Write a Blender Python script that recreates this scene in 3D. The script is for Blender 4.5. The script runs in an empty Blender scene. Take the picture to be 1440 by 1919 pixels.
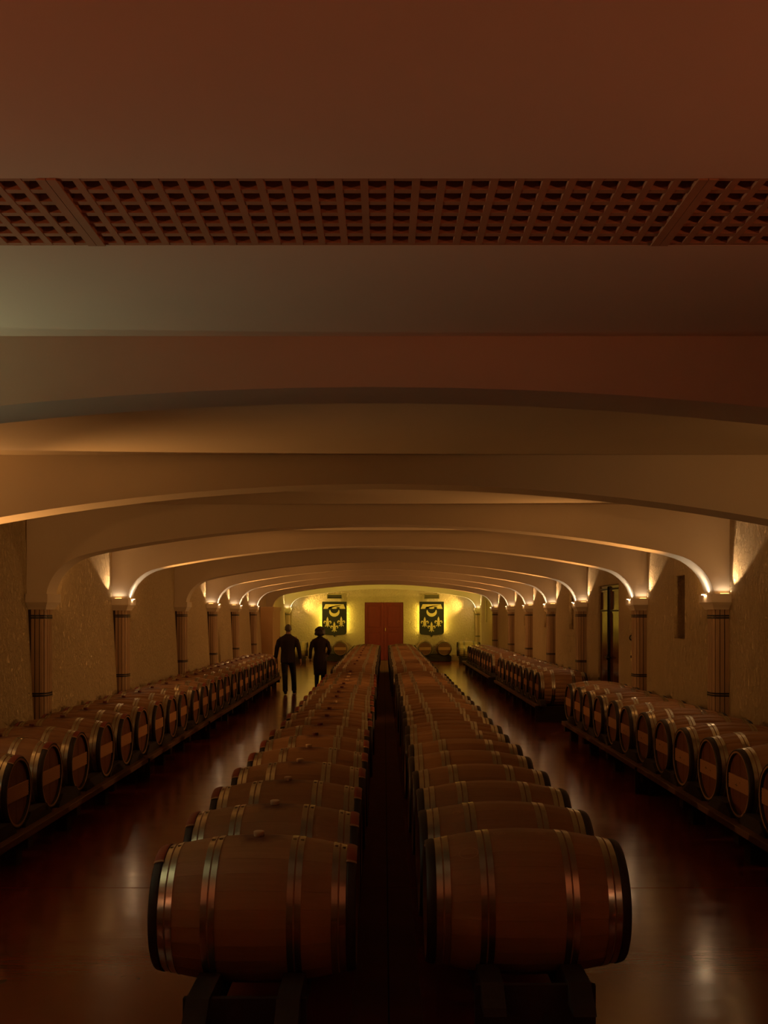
import bpy, bmesh, math, random
from mathutils import Vector, Matrix
random.seed(7)
PI = math.pi
S = bpy.context.scene
COL = S.collection

# ------------------------------------------------------------------ camera
FPX, W, H = 1900.0, 1440.0, 1919.0          # focal length in pixels of the 1440x1919 frame
EYE = 2.05
HORIZON = 1150.0
cd = bpy.data.cameras.new('camera')
cam = bpy.data.objects.new('camera', cd)
COL.objects.link(cam)
cam.location = (0, 0, EYE)
cam.rotation_euler = (PI / 2, 0, 0)
cd.sensor_fit = 'VERTICAL'
cd.sensor_height = 36.0
cd.lens = 36.0 * FPX / H
cd.shift_y = (HORIZON - H / 2) / H
cd.clip_start = 0.05
cd.clip_end = 200
S.camera = cam

# ------------------------------------------------------------------ world, exposure, light colours
wd = bpy.data.worlds.new('cellar_dark')
S.world = wd
wd.use_nodes = True
wd.node_tree.nodes['Background'].inputs[0].default_value = (0.01, 0.006, 0.004, 1)
wd.node_tree.nodes['Background'].inputs[1].default_value = 0.05
S.view_settings.view_transform = 'Standard'
S.view_settings.look = 'None'
S.view_settings.gamma = 1.0
S.view_settings.use_curve_mapping = False
S.view_settings.exposure = 0.25
WARM = (1.0, 0.45, 0.12)                     # wide wash of a capital lamp
COOL = (0.88, 0.90, 0.55)
YELLOW = (1.0, 0.74, 0.09)
P_SOFFIT, P_CURVE, P_SPOT, P_LEDGE, P_ACROSS_FILL = 1.0, 3.6, 34.0, 0.16, 178.0   # watts of the emitters of one capital lamp; the across one is added fill
P_REAR_FILL, P_ROOM, P_COOL = 23.0, 124.0, 136.0
REAR_FILL_GAIN = {1: 1.5, 2: 1.2, 9: 17.0}  # gains of the added rear fill, strongest towards the end wall
P_SHIELD = 5.0

S.cycles.use_adaptive_sampling = True
S.cycles.adaptive_threshold = 0.05
S.cycles.max_bounces = 6
S.cycles.diffuse_bounces = 4
S.cycles.glossy_bounces = 3
S.cycles.transmission_bounces = 0

# ------------------------------------------------------------------ layout
CX = -0.045                                   # middle of the hall
XR, XL, YB, YF = 4.15, -4.29, 44.3, -3.5      # wall planes
ZC = EYE + 1.31                               # ceiling
BT = 0.37                                     # thickness of an arch
ARCH_Y = [1.15, 4.97, 8.55, 12.35, 16.17, 20.93, 24.7, 28.45, 32.4, 37.1, 43.95]


# ------------------------------------------------------------------ helpers
def link(o, parent=None, kind=None, label=None, cat=None, group=None):
    COL.objects.link(o)
    if parent is not None:
        o.parent = parent
    tag(o, kind, label, cat, group)
    return o


def tag(o, kind=None, label=None, cat=None, group=None):
    if kind: o['kind'] = kind
    if label: o['label'] = label
    if cat: o['category'] = cat
    if group: o['group'] = group
    return o


def empty(name, loc=(0, 0, 0), rz=0, parent=None, **k):
    o = bpy.data.objects.new(name, None)
    o.empty_display_size = 0.1
    o.location = loc
    o.rotation_euler = (0, 0, rz)
    return link(o, parent, **k)


def inst(name, me, parent=None, loc=(0, 0, 0), rot=(0, 0, 0), **k):
    o = bpy.data.objects.new(name, me)
    o.location = loc
    o.rotation_euler = rot
    return link(o, parent, **k)


def mesh(name, verts, faces, mat, smooth=False):
    me = bpy.data.meshes.new(name)
    me.from_pydata([tuple(v) for v in verts], [], faces)
    me.update()
    if mat: me.materials.append(mat)
    if smooth:
        me.polygons.foreach_set('use_smooth', [True] * len(me.polygons))
    return me


def fix(me):
    bm = bmesh.new(); bm.from_mesh(me)
    bmesh.ops.recalc_face_normals(bm, faces=bm.faces)
    bm.to_mesh(me); bm.free()
    return me


class MB:
    """collects simple solids into one mesh"""
    def __init__(s): s.v = []; s.f = []
    def add(s, v, f):
        n = len(s.v); s.v += [tuple(p) for p in v]; s.f += [tuple(i + n for i in q) for q in f]
        return s
    def box(s, a, b):
        (x0, y0, z0), (x1, y1, z1) = a, b
        return s.add([(x0, y0, z0), (x1, y0, z0), (x1, y1, z0), (x0, y1, z0), (x0, y0, z1), (x1, y0, z1), (x1, y1, z1), (x0, y1, z1)],
                     [(0, 3, 2, 1), (4, 5, 6, 7), (0, 1, 5, 4), (1, 2, 6, 5), (2, 3, 7, 6), (3, 0, 4, 7)])
    def quad(s, a, b, c, d): return s.add([a, b, c, d], [(0, 1, 2, 3)])
    def prism(s, pts, axis, a, b):
        n = len(pts)
        def P(p, t):
            return {'x': (t, p[0], p[1]), 'y': (p[0], t, p[1]), 'z': (p[0], p[1], t)}[axis]
        v = [P(p, a) for p in pts] + [P(p, b) for p in pts]
        f = [tuple(range(n))[::-1], tuple(range(n, 2 * n))] + [(i, (i + 1) % n, n + (i + 1) % n, n + i) for i in range(n)]
        return s.add(v, f)
    def tube(s, pts, rad, n=10, cap=True):
        """swept round tube; rad is a number or a list, an entry may be (ra, rb)"""
        pts = [Vector(p) for p in pts]
        R = rad if isinstance(rad, (list, tuple)) else [rad] * len(pts)
        v = []; f = []
        ref = None
        for i, p in enumerate(pts):
            t = (pts[min(i + 1, len(pts) - 1)] - pts[max(i - 1, 0)]).normalized()
            if ref is None:
                ref = Vector((1, 0, 0)) if abs(t.x) < 0.8 else Vector((0, 1, 0))
            u = (ref - t * ref.dot(t)).normalized(); w = t.cross(u); ref = u
            r = R[i]; ra, rb = (r if isinstance(r, (tuple, list)) else (r, r))
            for k in range(n):
                a = 2 * PI * k / n
                v.append(p + u * (ra * math.cos(a)) + w * (rb * math.sin(a)))
        for i in range(len(pts) - 1):
            for k in range(n):
                f.append((i * n + k, i * n + (k + 1) % n, (i + 1) * n + (k + 1) % n, (i + 1) * n + k))
        if cap:
            f.append(tuple(range(n))[::-1]); f.append(tuple(range((len(pts) - 1) * n, len(pts) * n)))
        return s.add(v, f)
    def ball(s, c, r, n=10, m=7):
        rx, ry, rz = r if isinstance(r, (tuple, list)) else (r, r, r)
        v = []; f = []
        for i in range(m + 1):
            th = PI * i / m
            for k in range(n):
                a = 2 * PI * k / n
                v.append((c[0] + rx * math.sin(th) * math.cos(a), c[1] + ry * math.sin(th) * math.sin(a), c[2] + rz * math.cos(th)))
        for i in range(m):
            for k in range(n):
                f.append((i * n + k, (i + 1) * n + k, (i + 1) * n + (k + 1) % n, i * n + (k + 1) % n))
        return s.add(v, f)
    def mesh(s, name, mat, smooth=False): return fix(mesh(name, s.v, s.f, mat, smooth))
    def build(s, name, mat, parent=None, smooth=False, **k):
        return inst(name, s.mesh(name, mat, smooth), parent, **k)


def bevel(me, w, seg=2):
    bm = bmesh.new(); bm.from_mesh(me)
    bmesh.ops.remove_doubles(bm, verts=bm.verts, dist=1e-5)
    bmesh.ops.bevel(bm, geom=list(bm.edges), offset=w, segments=seg, affect='EDGES', profile=0.5)
    bm.to_mesh(me); bm.free()
    return me


# ------------------------------------------------------------------ materials
class NT:
    def __init__(s, name):
        s.m = bpy.data.materials.new(name); s.m.use_nodes = True
        s.t = s.m.node_tree; s.b = s.t.nodes['Principled BSDF']
    def n(s, typ, ins=None, **props):
        nd = s.t.nodes.new(typ)
        for k, v in props.items(): setattr(nd, k, v)
        for k, v in (ins or {}).items(): s.set(nd.inputs[k], v)
        return nd
    def set(s, sock, v):
        if isinstance(v, bpy.types.NodeSocket): s.t.links.new(v, sock)
        else: sock.default_value = v
    def math(s, op, a, b=0.0, c=0.0):
        return s.n('ShaderNodeMath', {0: a, 1: b, 2: c}, operation=op).outputs[0]
    def mix(s, f, a, b, bt='MIX'):
        nd = s.n('ShaderNodeMix', data_type='RGBA', blend_type=bt)
        s.set(nd.inputs[0], f); s.set(nd.inputs[6], a); s.set(nd.inputs[7], b)
        return nd.outputs[2]
    def ramp(s, f, stops):
        nd = s.n('ShaderNodeValToRGB'); s.set(nd.inputs[0], f)
        e = nd.color_ramp.elements
        e[0].position, e[0].color = stops[0]; e[1].position, e[1].color = stops[-1]
        for p, c in stops[1:-1]:
            q = e.new(p); q.color = c
        return nd.outputs[0]
    def coord(s, scale=(1, 1, 1), which='Object'):
        tc = s.n('ShaderNodeTexCoord')
        return s.n('ShaderNodeMapping', {'Vector': tc.outputs[which], 'Scale': scale}).outputs[0]
    def noise(s, co, scale, detail=4.0, rough=0.5, dist=0.0):
        return s.n('ShaderNodeTexNoise', {'Vector': co, 'Scale': scale, 'Detail': detail, 'Roughness': rough, 'Distortion': dist}).outputs[0]
    def bump(s, h, strength, dist):
        nd = s.n('ShaderNodeBump', {'Height': h, 'Strength': strength, 'Distance': dist})
        s.t.links.new(nd.outputs[0], s.b.inputs['Normal'])
    def out(s, col=None, rough=None, metal=None, spec=None, coat=None):
        if col is not None: s.set(s.b.inputs['Base Color'], col)
        if rough is not None: s.set(s.b.inputs['Roughness'], rough)
        if metal is not None: s.set(s.b.inputs['Metallic'], metal)
        if spec is not None: s.set(s.b.inputs['Specular IOR Level'], spec)
        if coat is not None: s.set(s.b.inputs['Coat Weight'], coat)
        return s.m


def c4(r, g, b): return (r, g, b, 1)


def plain(name, col, rough=0.6, metal=0.0, var=0.15, scale=8.0, bump=0.0, stretch=(1, 1, 1)):
    t = NT(name); co = t.coord(stretch)
    n = t.noise(co, scale, 5)
    c = t.mix(n, c4(*[x * (1 - var) for x in col]), c4(*[min(1, x * (1 + var)) for x in col]))
    if bump: t.bump(n, bump, 0.01)
    return t.out(c, rough, metal)


def mat_smooth_plaster():
    t = NT('smooth_plaster'); co = t.coord()
    a = t.noise(co, 0.9, 4, 0.55); b = t.noise(co, 14, 4)
    c = t.mix(a, c4(0.66, 0.57, 0.46), c4(0.76, 0.66, 0.53))
    t.bump(b, 0.12, 0.004)
    return t.out(c, 0.75, spec=0.2)


def mat_rough_plaster():
    t = NT('rough_plaster'); co = t.coord((1, 1, 0.72))
    a = t.noise(co, 1.3, 5, 0.6)
    b = t.noise(co, 17, 6, 0.68, 0.5); v = t.n('ShaderNodeTexVoronoi', {'Vector': co, 'Scale': 17.0}, feature='SMOOTH_F1').outputs[0]
    h = t.math('ADD', t.ramp(b, [(0.38, c4(0, 0, 0)), (0.62, c4(1, 1, 1))]), t.math('MULTIPLY', v, 0.7))
    c = t.mix(a, c4(0.68, 0.53, 0.31), c4(0.84, 0.68, 0.45))
    t.bump(h, 0.9, 0.04)
    return t.out(c, 1.0, spec=0.02)


def mat_floor():
    t = NT('polished_red_concrete'); co = t.coord()
    a = t.noise(co, 0.55, 5, 0.6, 0.3); b = t.noise(t.coord((1, 2.5, 1)), 2.6, 5, 0.6)
    c = t.mix(a, c4(0.120, 0.014, 0.006), c4(0.235, 0.042, 0.016))
    c = t.mix(t.math('MULTIPLY', b, 0.4), c, c4(0.19, 0.050, 0.020))
    spots = t.ramp(t.noise(co, 3.1, 2), [(0.705, c4(0, 0, 0)), (0.72, c4(1, 1, 1))])
    c = t.mix(t.math('MULTIPLY', spots, 0.6), c, c4(0.02, 0.008, 0.006))
    r = t.ramp(t.noise(t.coord((0.6, 2.4, 1)), 2.0, 4, 0.6), [(0.3, c4(0.13, 0.13, 0.13)), (0.75, c4(0.22, 0.22, 0.22))])
    t.bump(t.math('ADD', t.noise(t.coord((0.35, 1.5, 1)), 2.2, 2, 0.4), t.math('MULTIPLY', t.noise(t.coord((0.9, 6.5, 1)), 3.4, 4, 0.65), 0.28)), 0.14, 0.012)
    t.b.inputs['IOR'].default_value = 1.46
    return t.out(c, r, spec=0.5)


def mat_oak(name, stain=False, lo=(0.25, 0.125, 0.055), hi=(0.43, 0.235, 0.105)):
    t = NT(name)
    tc = t.n('ShaderNodeTexCoord'); sx = t.n('ShaderNodeSeparateXYZ', {0: tc.outputs['Object']})
    ang = t.math('ARCTAN2', sx.outputs[1], sx.outputs[2])
    idx = t.math('FLOOR', t.math('ADD', t.math('MULTIPLY', ang, 26 / (2 * PI)), 0.5))
    oi = t.n('ShaderNodeObjectInfo')
    wn = t.n('ShaderNodeTexWhiteNoise', {'Vector': t.n('ShaderNodeCombineXYZ', {0: idx, 1: oi.outputs['Random']}).outputs[0]}, noise_dimensions='3D').outputs[0]
    off = t.n('ShaderNodeVectorMath', {0: tc.outputs['Object'], 1: t.n('ShaderNodeCombineXYZ', {0: t.math('MULTIPLY', idx, 3.7), 1: oi.outputs['Random']}).outputs[0]}, operation='ADD').outputs[0]
    g = t.noise(t.n('ShaderNodeMapping', {'Vector': off, 'Scale': (2.0, 40, 40)}).outputs[0], 1.6, 5, 0.6, 0.3)
    f = t.math('ADD', t.math('MULTIPLY', g, 0.62), t.math('MULTIPLY', wn, 0.30))
    c = t.mix(f, c4(*lo), c4(*hi))
    if stain:
        w = t.noise(tc.outputs['Object'], 9, 4)
        x2 = t.math('MULTIPLY', t.math('ABSOLUTE', sx.outputs[0]), 0.75)
        d = t.math('SQRT', t.math('ADD', t.math('MULTIPLY', x2, x2), t.math('MULTIPLY', sx.outputs[1], sx.outputs[1])))
        d = t.math('ADD', d, t.math('MULTIPLY', t.math('SUBTRACT', w, 0.5), 0.16))
        k = t.ramp(d, [(0.05, c4(0.85, 0.85, 0.85)), (0.115, c4(0, 0, 0))])
        k = t.math('MULTIPLY', k, t.math('GREATER_THAN', sx.outputs[2], 0.0))
        c = t.mix(k, c, c4(0.09, 0.025, 0.018))
    t.bump(g, 0.15, 0.003)
    return t.out(c, 0.52, spec=0.35)


M = {}
M['plaster'] = mat_smooth_plaster()
M['rough'] = mat_rough_plaster()
M['floor'] = mat_floor()
M['floor_matte'] = plain('gap_darkening_concrete', (0.14, 0.045, 0.024), 0.85, 0, 0.3, 3)  # matte strip added to darken the floor reflection in the central gap
M['oak'] = mat_oak('oak')
M['oak_bung'] = mat_oak('oak_wine_stained', True)
M['oak_head'] = mat_oak('oak_head', lo=(0.115, 0.036, 0.016), hi=(0.185, 0.064, 0.028))
M['oak_bar'] = plain('oak_cross_bar', (0.38, 0.175, 0.072), 0.6, 0, 0.15, 9, 0.05, (1, 3, 14))
M['oak_pale'] = mat_oak('pale_oak', lo=(0.42, 0.32, 0.16), hi=(0.58, 0.45, 0.25))
M['steel'] = plain('galvanised_steel', (0.56, 0.54, 0.45), 0.27, 1.0, 0.18, 22)
M['steel_dull'] = plain('dull_hoop_steel', (0.30, 0.28, 0.22), 0.42, 1.0, 0.2, 22)
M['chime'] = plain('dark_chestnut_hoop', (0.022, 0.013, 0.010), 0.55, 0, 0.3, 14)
M['chime_red'] = plain('red_chestnut_binding', (0.24, 0.045, 0.024), 0.5, 0, 0.25, 25)
M['osier'] = plain('pale_osier_tie', (0.42, 0.26, 0.13), 0.7, 0, 0.2, 60)
M['bung'] = plain('pale_bung', (0.62, 0.42, 0.24), 0.5, 0, 0.1, 20)
M['bung_red'] = plain('wine_stained_bung', (0.15, 0.035, 0.024), 0.5, 0, 0.2, 20)
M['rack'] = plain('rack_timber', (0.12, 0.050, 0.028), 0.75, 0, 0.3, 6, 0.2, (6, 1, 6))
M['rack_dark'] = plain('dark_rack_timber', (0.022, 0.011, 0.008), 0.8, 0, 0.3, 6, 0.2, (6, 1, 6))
M['stave_col'] = plain('brown_column_stave', (0.40, 0.26, 0.155), 0.62, 0, 0.2, 4, 0.08, (14, 14, 1))
M['core'] = plain('dark_column_core', (0.05, 0.03, 0.02), 0.9)
M['iron'] = plain('black_iron', (0.02, 0.018, 0.02), 0.45, 0.6, 0.2, 20)
M['door_red'] = plain('dark_red_paint', (0.19, 0.013, 0.006), 0.4, 0, 0.2, 3, 0.03, (6, 6, 1))
M['door_wood'] = plain('varnished_door_wood', (0.10, 0.035, 0.016), 0.11, 0, 0.35, 3, 0.04, (9, 9, 0.7))
M['brass'] = plain('gilded_metal', (0.80, 0.66, 0.24), 0.45, 0.25, 0.1, 30)
M['shield'] = plain('black_shield_enamel', (0.008, 0.006, 0.004), 0.55, 0, 0.3, 10)
M['grille'] = plain('terracotta_grille', (0.42, 0.24, 0.14), 0.7, 0, 0.12, 7, 0.05)
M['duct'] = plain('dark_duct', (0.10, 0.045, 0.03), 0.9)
M['vent'] = plain('aged_vent_metal', (0.30, 0.24, 0.10), 0.6, 0.3)
M['black'] = plain('black_void', (0.008, 0.006, 0.005), 0.9)
M['pier'] = plain('ochre_pier_plaster', (0.52, 0.33, 0.16), 0.7, 0, 0.1, 2)
M['skin'] = plain('skin', (0.30, 0.15, 0.095), 0.55, 0, 0.06, 12)
M['hair_grey'] = plain('grey_hair', (0.07, 0.06, 0.05), 0.6, 0, 0.3, 60)
M['hair_dark'] = plain('dark_brown_hair', (0.022, 0.011, 0.007), 0.5, 0, 0.3, 60)
M['jacket'] = plain('dark_brown_wool', (0.016, 0.006, 0.005), 0.9, 0, 0.2, 30)
M['trousers'] = plain('charcoal_trousers', (0.006, 0.005, 0.005), 0.9, 0, 0.2, 30)
M['coat'] = plain('dark_maroon_coat', (0.018, 0.007, 0.006), 0.9, 0, 0.2, 30)
M['shoe'] = plain('black_leather', (0.012, 0.009, 0.008), 0.35)
M['sole'] = plain('pale_shoe_sole', (0.55, 0.5, 0.42), 0.6)
M['ink'] = plain('black_marking', (0.015, 0.010, 0.008), 0.7)
M['stamp'] = plain('pale_cooper_stamp', (0.46, 0.28, 0.14), 0.6)


def emit(name, col, strength):
    t = NT(name)
    t.out(c4(0.8, 0.8, 0.8), 0.5)
    t.b.inputs['Emission Color'].default_value = c4(*col)
    t.b.inputs['Emission Strength'].default_value = strength
    return t.m


M['led_warm'] = emit('lit_warm_led', WARM, 8)
M['led_cool'] = emit('lit_cool_led', COOL, 6)
M['led_yellow'] = emit('lit_yellow_led', YELLOW, 4)
M['led_glint'] = emit('floor_glint_led', (1.0, .62, .32), 330)  # added glow strip that makes the highlights on the floor
M['led_glint_cool'] = emit('cool_floor_glint_led', (.95, 1.0, .78), 60)  # cool version of the added floor highlight strip
M['capital_white'] = plain('white_lamp_tray', (0.6, 0.55, 0.45), 0.6)


def area_light(name, parent, loc, target, sx, sy, power, col):
    l = bpy.data.lights.new(name, 'AREA'); l.shape = 'RECTANGLE'; l.size = sx; l.size_y = sy
    l.energy = power; l.color = col
    o = bpy.data.objects.new(name, l); o.location = loc
    o.rotation_euler = Vector(target).to_track_quat('-Z', 'Y').to_euler()
    return link(o, parent)


def spot_light(name, parent, loc, target, ang, blend, power, col, rad=0.02):
    l = bpy.data.lights.new(name, 'SPOT'); l.spot_size = ang; l.spot_blend = blend; l.shadow_soft_size = rad
    l.energy = power; l.color = col
    o = bpy.data.objects.new(name, l); o.location = loc
    o.rotation_euler = Vector(target).to_track_quat('-Z', 'Y').to_euler()
    return link(o, parent)


# ------------------------------------------------------------------ room shell
def plane_with_holes(P, ulo, uhi, vlo, vhi, holes, us=(), vs=()):
    """P(u,v,depth)->xyz; holes (u0,u1,v0,v1,depth): recesses with jambs and a back"""
    mb = MB()
    U = sorted(set([ulo, uhi] + [h[0] for h in holes] + [h[1] for h in holes] + list(us)))
    V = sorted(set([vlo, vhi] + [h[2] for h in holes] + [h[3] for h in holes] + list(vs)))
    for a, b in zip(U, U[1:]):
        for c, d in zip(V, V[1:]):
            mu, mv = (a + b) / 2, (c + d) / 2
            if any(h[0] < mu < h[1] and h[2] < mv < h[3] for h in holes): continue
            mb.quad(P(a, c, 0), P(b, c, 0), P(b, d, 0), P(a, d, 0))
    for u0, u1, v0, v1, dp in holes:
        mb.quad(P(u0, v0, dp), P(u1, v0, dp), P(u1, v1, dp), P(u0, v1, dp))
        for (a, c), (b, d) in (((u0, v0), (u1, v0)), ((u1, v0), (u1, v1)), ((u1, v1), (u0, v1)), ((u0, v1), (u0, v0))):
            mb.quad(P(a, c, 0), P(b, d, 0), P(b, d, dp), P(a, c, dp))
    return mb


def weld(me):
    bm = bmesh.new(); bm.from_mesh(me)
    bmesh.ops.remove_doubles(bm, verts=bm.verts, dist=1e-4)
    bmesh.ops.recalc_face_normals(bm, faces=bm.faces)
    bm.to_mesh(me); bm.free(); return me


# floor: bed and cast slabs with open joints
fl = empty('floor', kind='structure', label='polished red concrete cellar floor')
MB().box((XL - .4, YF - .2, -.2), (XR + .5, YB + .4, -.012)).build('floor_bed', M['black'], fl)
JX, JY = 0.025, 7.58
for (x0, x1, fm) in ((XL - .3, -.17, 'floor'), (-.17, JX - .004, 'floor_matte'), (JX + .004, .20, 'floor_matte'), (.20, XR + .3, 'floor')):
    for (y0, y1) in ((YF, JY - .005), (JY + .005, YB + .2)):
        MB().box((x0, y0, -.012), (x1, y1, 0)).build('floor_slab', M[fm], fl)

# walls
NICHES = [(13.98, 14.5), (22.2, 22.72), (25.75, 26.25), (29.6, 30.05), (33.45, 33.95), (40.85, 41.4)]
D2 = (17.92, 19.62)
holes = [(a, b, 1.70, 2.585, 0.26) for a, b in NICHES] + [(D2[0], D2[1], 0.0, 2.58, 0.10)]
wr = inst('wall_right', weld(plane_with_holes(lambda u, v, d: (XR + d, u, v), YF, YB, 0, ZC, holes).mesh('wall_right', M['rough'])), kind='structure', label='rough plastered right side wall with niches')
def XLz(z): return XL + 0.085 * max(0.0, min(1.0, (2.25 - z) / 1.6))
inst('wall_left', weld(plane_with_holes(lambda u, v, d: (XLz(v) - d, u, v), YF, YB, 0, ZC, [], vs=(0.65, 1.0, 1.4, 1.8, 2.25)).mesh('wall_left', M['rough'])), kind='structure', label='rough plastered left side wall')
DW = 0.845
inst('wall_back', weld(plane_with_holes(lambda u, v, d: (u, YB + d, v), XL, XR, 0, ZC, [(-DW, DW, 0, 2.55, 0.14)]).mesh('wall_back', M['rough'])), kind='structure', label='rough plastered end wall lit yellow')
inst('wall_front', MB().box((XL, YF - .1, 0), (XR, YF, ZC)).mesh('wall_front', M['rough']), kind='structure', label='plastered wall behind the camera')

# ceiling with the slot of the ventilation grille
GY0, GY1, GXC, GW = 3.052, 3.606, -0.021, 1.999
GX0, GX1 = GXC - 1.5 * GW, GXC + 1.5 * GW
cm = plane_with_holes(lambda u, v, d: (u, v, ZC + d), XL - .05, XR + .05, YF, YB + .1, [(GX0, GX1, GY0, GY1, 0.45)])
ceil = inst('ceiling', weld(cm.mesh('ceiling', M['plaster'])), kind='structure', label='flat plastered ceiling')
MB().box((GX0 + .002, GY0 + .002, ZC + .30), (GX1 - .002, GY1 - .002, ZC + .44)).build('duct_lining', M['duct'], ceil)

# arches
ARC = [(0, 1.07)] + [(x, 1.07 - x * x / 34.8) for x in (0.4, 0.8, 1.2, 1.6, 2.0, 2.4, 2.7, 3.0, 3.2, 3.36)] + \
      [(3.48, .717), (3.594, .684), (3.68, .645), (3.75, .598), (3.81, .545), (3.86, .490), (3.90, .432), (3.935, .361), (3.957, .30), (3.97, .22)]
def arch_mesh():
    prof = [(-x, z) for x, z in ARC[::-1]] + ARC[1:]
    K = 4.01 / 3.97
    prof = [(x * K, z + EYE) for x, z in prof]
    prof = [(-4.32, prof[0][1])] + prof + [(4.32, prof[-1][1])]
    xo0, xo1, zt = -4.30, 4.30, ZC + .03
    n = len(prof); v = []; f = []
    for y in (-BT / 2, BT / 2):
        v += [(x, y, z) for x, z in prof]
        v += [(x, y, zt) for x, z in prof]
    N = 2 * n
    for i in range(n - 1):
        f.append((i, i + 1, n + i + 1, n + i))
        f.append((N + i, N + n + i, N + n + i + 1, N + i + 1))
        f.append((i, N + i, N + i + 1, i + 1))
    f.append((0, n, N + n, N)); f.append((n - 1, N + n - 1, N + 2 * n - 1, 2 * n - 1))
    me = fix(mesh('arch_beam', v, f, M['plaster'], True))
    bm = bmesh.new(); bm.from_mesh(me)
    for e in bm.edges:
        if len(e.link_faces) == 2 and e.calc_face_angle(0) > 0.6: e.smooth = False
    bm.to_mesh(me); bm.free()
    return me
AM = arch_mesh()
ORD = ['first', 'second', 'third', 'fourth', 'fifth', 'sixth', 'seventh', 'eighth', 'ninth', 'tenth', 'eleventh', 'twelfth', 'thirteenth', 'fourteenth', 'fifteenth', 'sixteenth',
       'seventeenth', 'eighteenth', 'nineteenth', 'twentieth', 'twenty-first', 'twenty-second', 'twenty-third', 'twenty-fourth', 'twenty-fifth', 'twenty-sixth', 'twenty-seventh', 'twenty-eighth']
for i, y in enumerate(ARCH_Y):
    lab = 'plaster arch above and behind the camera' if i == 0 else '%s plaster arch counted from the ceiling grille' % ORD[i - 1]
    inst('arch_beam', AM, None, (CX, y, 0), kind='structure', label=lab)

# pier beside the left row, at the back
pr = MB()
pr.box((-4.26, 34.9, 0), (-3.83, 37.35, EYE + .10)); pr.box((-4.26, 34.86, EYE + .10), (-3.79, 37.4, EYE + .235))
pr.build('wall_pier', M['pier'], kind='structure', label='wide ochre pier projecting from the left wall near the back')


# ------------------------------------------------------------------ stave columns
def column_parts():
    """one column for the right wall; local origin on the wall plane at the floor, projecting to -x"""
    A, B, EXP = 0.185, 0.165, 3.4
    def pt(a, k=0.0):
        c, s = math.cos(a), math.sin(a)
        return (-(A + k) * abs(c) ** (2 / EXP), (B + k) * math.copysign(abs(s) ** (2 / EXP), s))
    # even arc-length division of the half outline
    fine = [pt(-PI / 2 + PI * i / 400) for i in range(401)]
    L = [0]
    for p, q in zip(fine, fine[1:]): L.append(L[-1] + math.hypot(q[0] - p[0], q[1] - p[1]))
    def at(s):
        for i in range(400):
            if L[i + 1] >= s: break
        return fine[i]
    NS = 11; z0, z1 = 0.0, EYE + 0.06
    staves = []
    for k in range(NS):
        s0, s1 = L[-1] * k / NS + 0.0045, L[-1] * (k + 1) / NS - 0.0045
        o = [at(s0), at((s0 + s1) / 2), at(s1)]
        cxy = (-0.04, 0)
        inn = [(p[0] + (cxy[0] - p[0]) * 0.14, p[1] + (cxy[1] - p[1]) * 0.14) for p in o]
        staves.append(MB().prism(o + inn[::-1], 'z', z0, z1).mesh('stave', M['stave_col']))
    core = [(p[0] * .90, p[1] * .92) for p in [at(L[-1] * i / 24) for i in range(25)]]
    corem = MB().prism([(.05, -B * .95), (0, -B * .95)] + core + [(0, B * .95), (.05, B * .95)], 'z', z0, z1 - .005).mesh('column_core', M['core'])
    def hoop(z):
        mb = MB(); o = [pt(-PI / 2 + PI * i / 24, .006) for i in range(25)]; n = [pt(-PI / 2 + PI * i / 24, -.004) for i in range(25)]
        v = []; f = []
        for zz in (z, z + .019): v += [(p[0], p[1], zz) for p in o] + [(p[0], p[1], zz) for p in n]
        for i in range(24):
            f += [(i, i + 1, 51 + i, 50 + i), (50 + i, 51 + i, 76 + i, 75 + i), (i, 25 + i, 26 + i, i + 1)]
        return mb.add(v, f).mesh('hoop', M['iron'])
    hoops = [hoop(z) for z in (EYE - .060, EYE - .034, EYE - .999, EYE - .972)]
    cap = MB()
    zt = EYE + .238
    xi, yh = -0.235, 0.25
    prof = [(A + .005, B + .004, EYE + .050), (A + .012, B + .02, EYE + .075), (A + .030, B + .055, EYE + .11), (-xi - .004, yh - .008, EYE + .135), (-xi, yh, EYE + .136), (-xi, yh, zt - .004), (-xi - .004, yh - .004, zt)]
    v = []; f = []
    for a, b, z in prof: v += [(0.03, -b, z), (-a, -b, z), (-a, b, z), (0.03, b, z)]
    for i in range(len(prof) - 1):
        for j in range(3): f.append((i * 4 + j, i * 4 + j + 1, i * 4 + 5 + j, i * 4 + 4 + j))
    e = (len(prof) - 1) * 4
    f += [(0, 3, 2, 1), (e, e + 1, e + 2, e + 3)]
    capm = cap.add(v, f).mesh('capital', M['plaster'])
    return staves, corem, hoops, capm
CS, CC, CH, CP = column_parts()
ZCAP = EYE + .238
RIGHT_ON = {3: WARM, 4: WARM, 5: WARM, 6: WARM, 7: WARM, 8: WARM, 9: WARM, 10: (1.0, .66, .16), 0: (1.0, .25, .095)}
LEFT_ON = {1: COOL, 2: WARM, 4: WARM, 6: WARM, 7: WARM, 8: WARM, 10: (1.0, .66, .16), 0: (1.0, .25, .095)}


def column(i, side):
    y = ARCH_Y[i]
    x = XR if side > 0 else XL + .035
    wall = 'right' if side > 0 else 'left'
    if i >= 3: lab = '%s stave-clad column from the near end along the %s wall' % (ORD[i - 3], wall)
    else: lab = 'stave-clad column on the %s wall, out of view %s' % (wall, ['beside the camera', 'below the arch past the grille', 'one arch before the first visible column'][i])
    r = empty('stave_column', (x, y, 0), 0 if side > 0 else PI, kind='thing', label=lab, cat='column', group='stave-clad columns along the walls')
    for s in CS: inst('stave', s, r)
    inst('column_core', CC, r)
    for h in CH: inst('hoop', h, r)
    inst('capital', CP, r)


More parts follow.
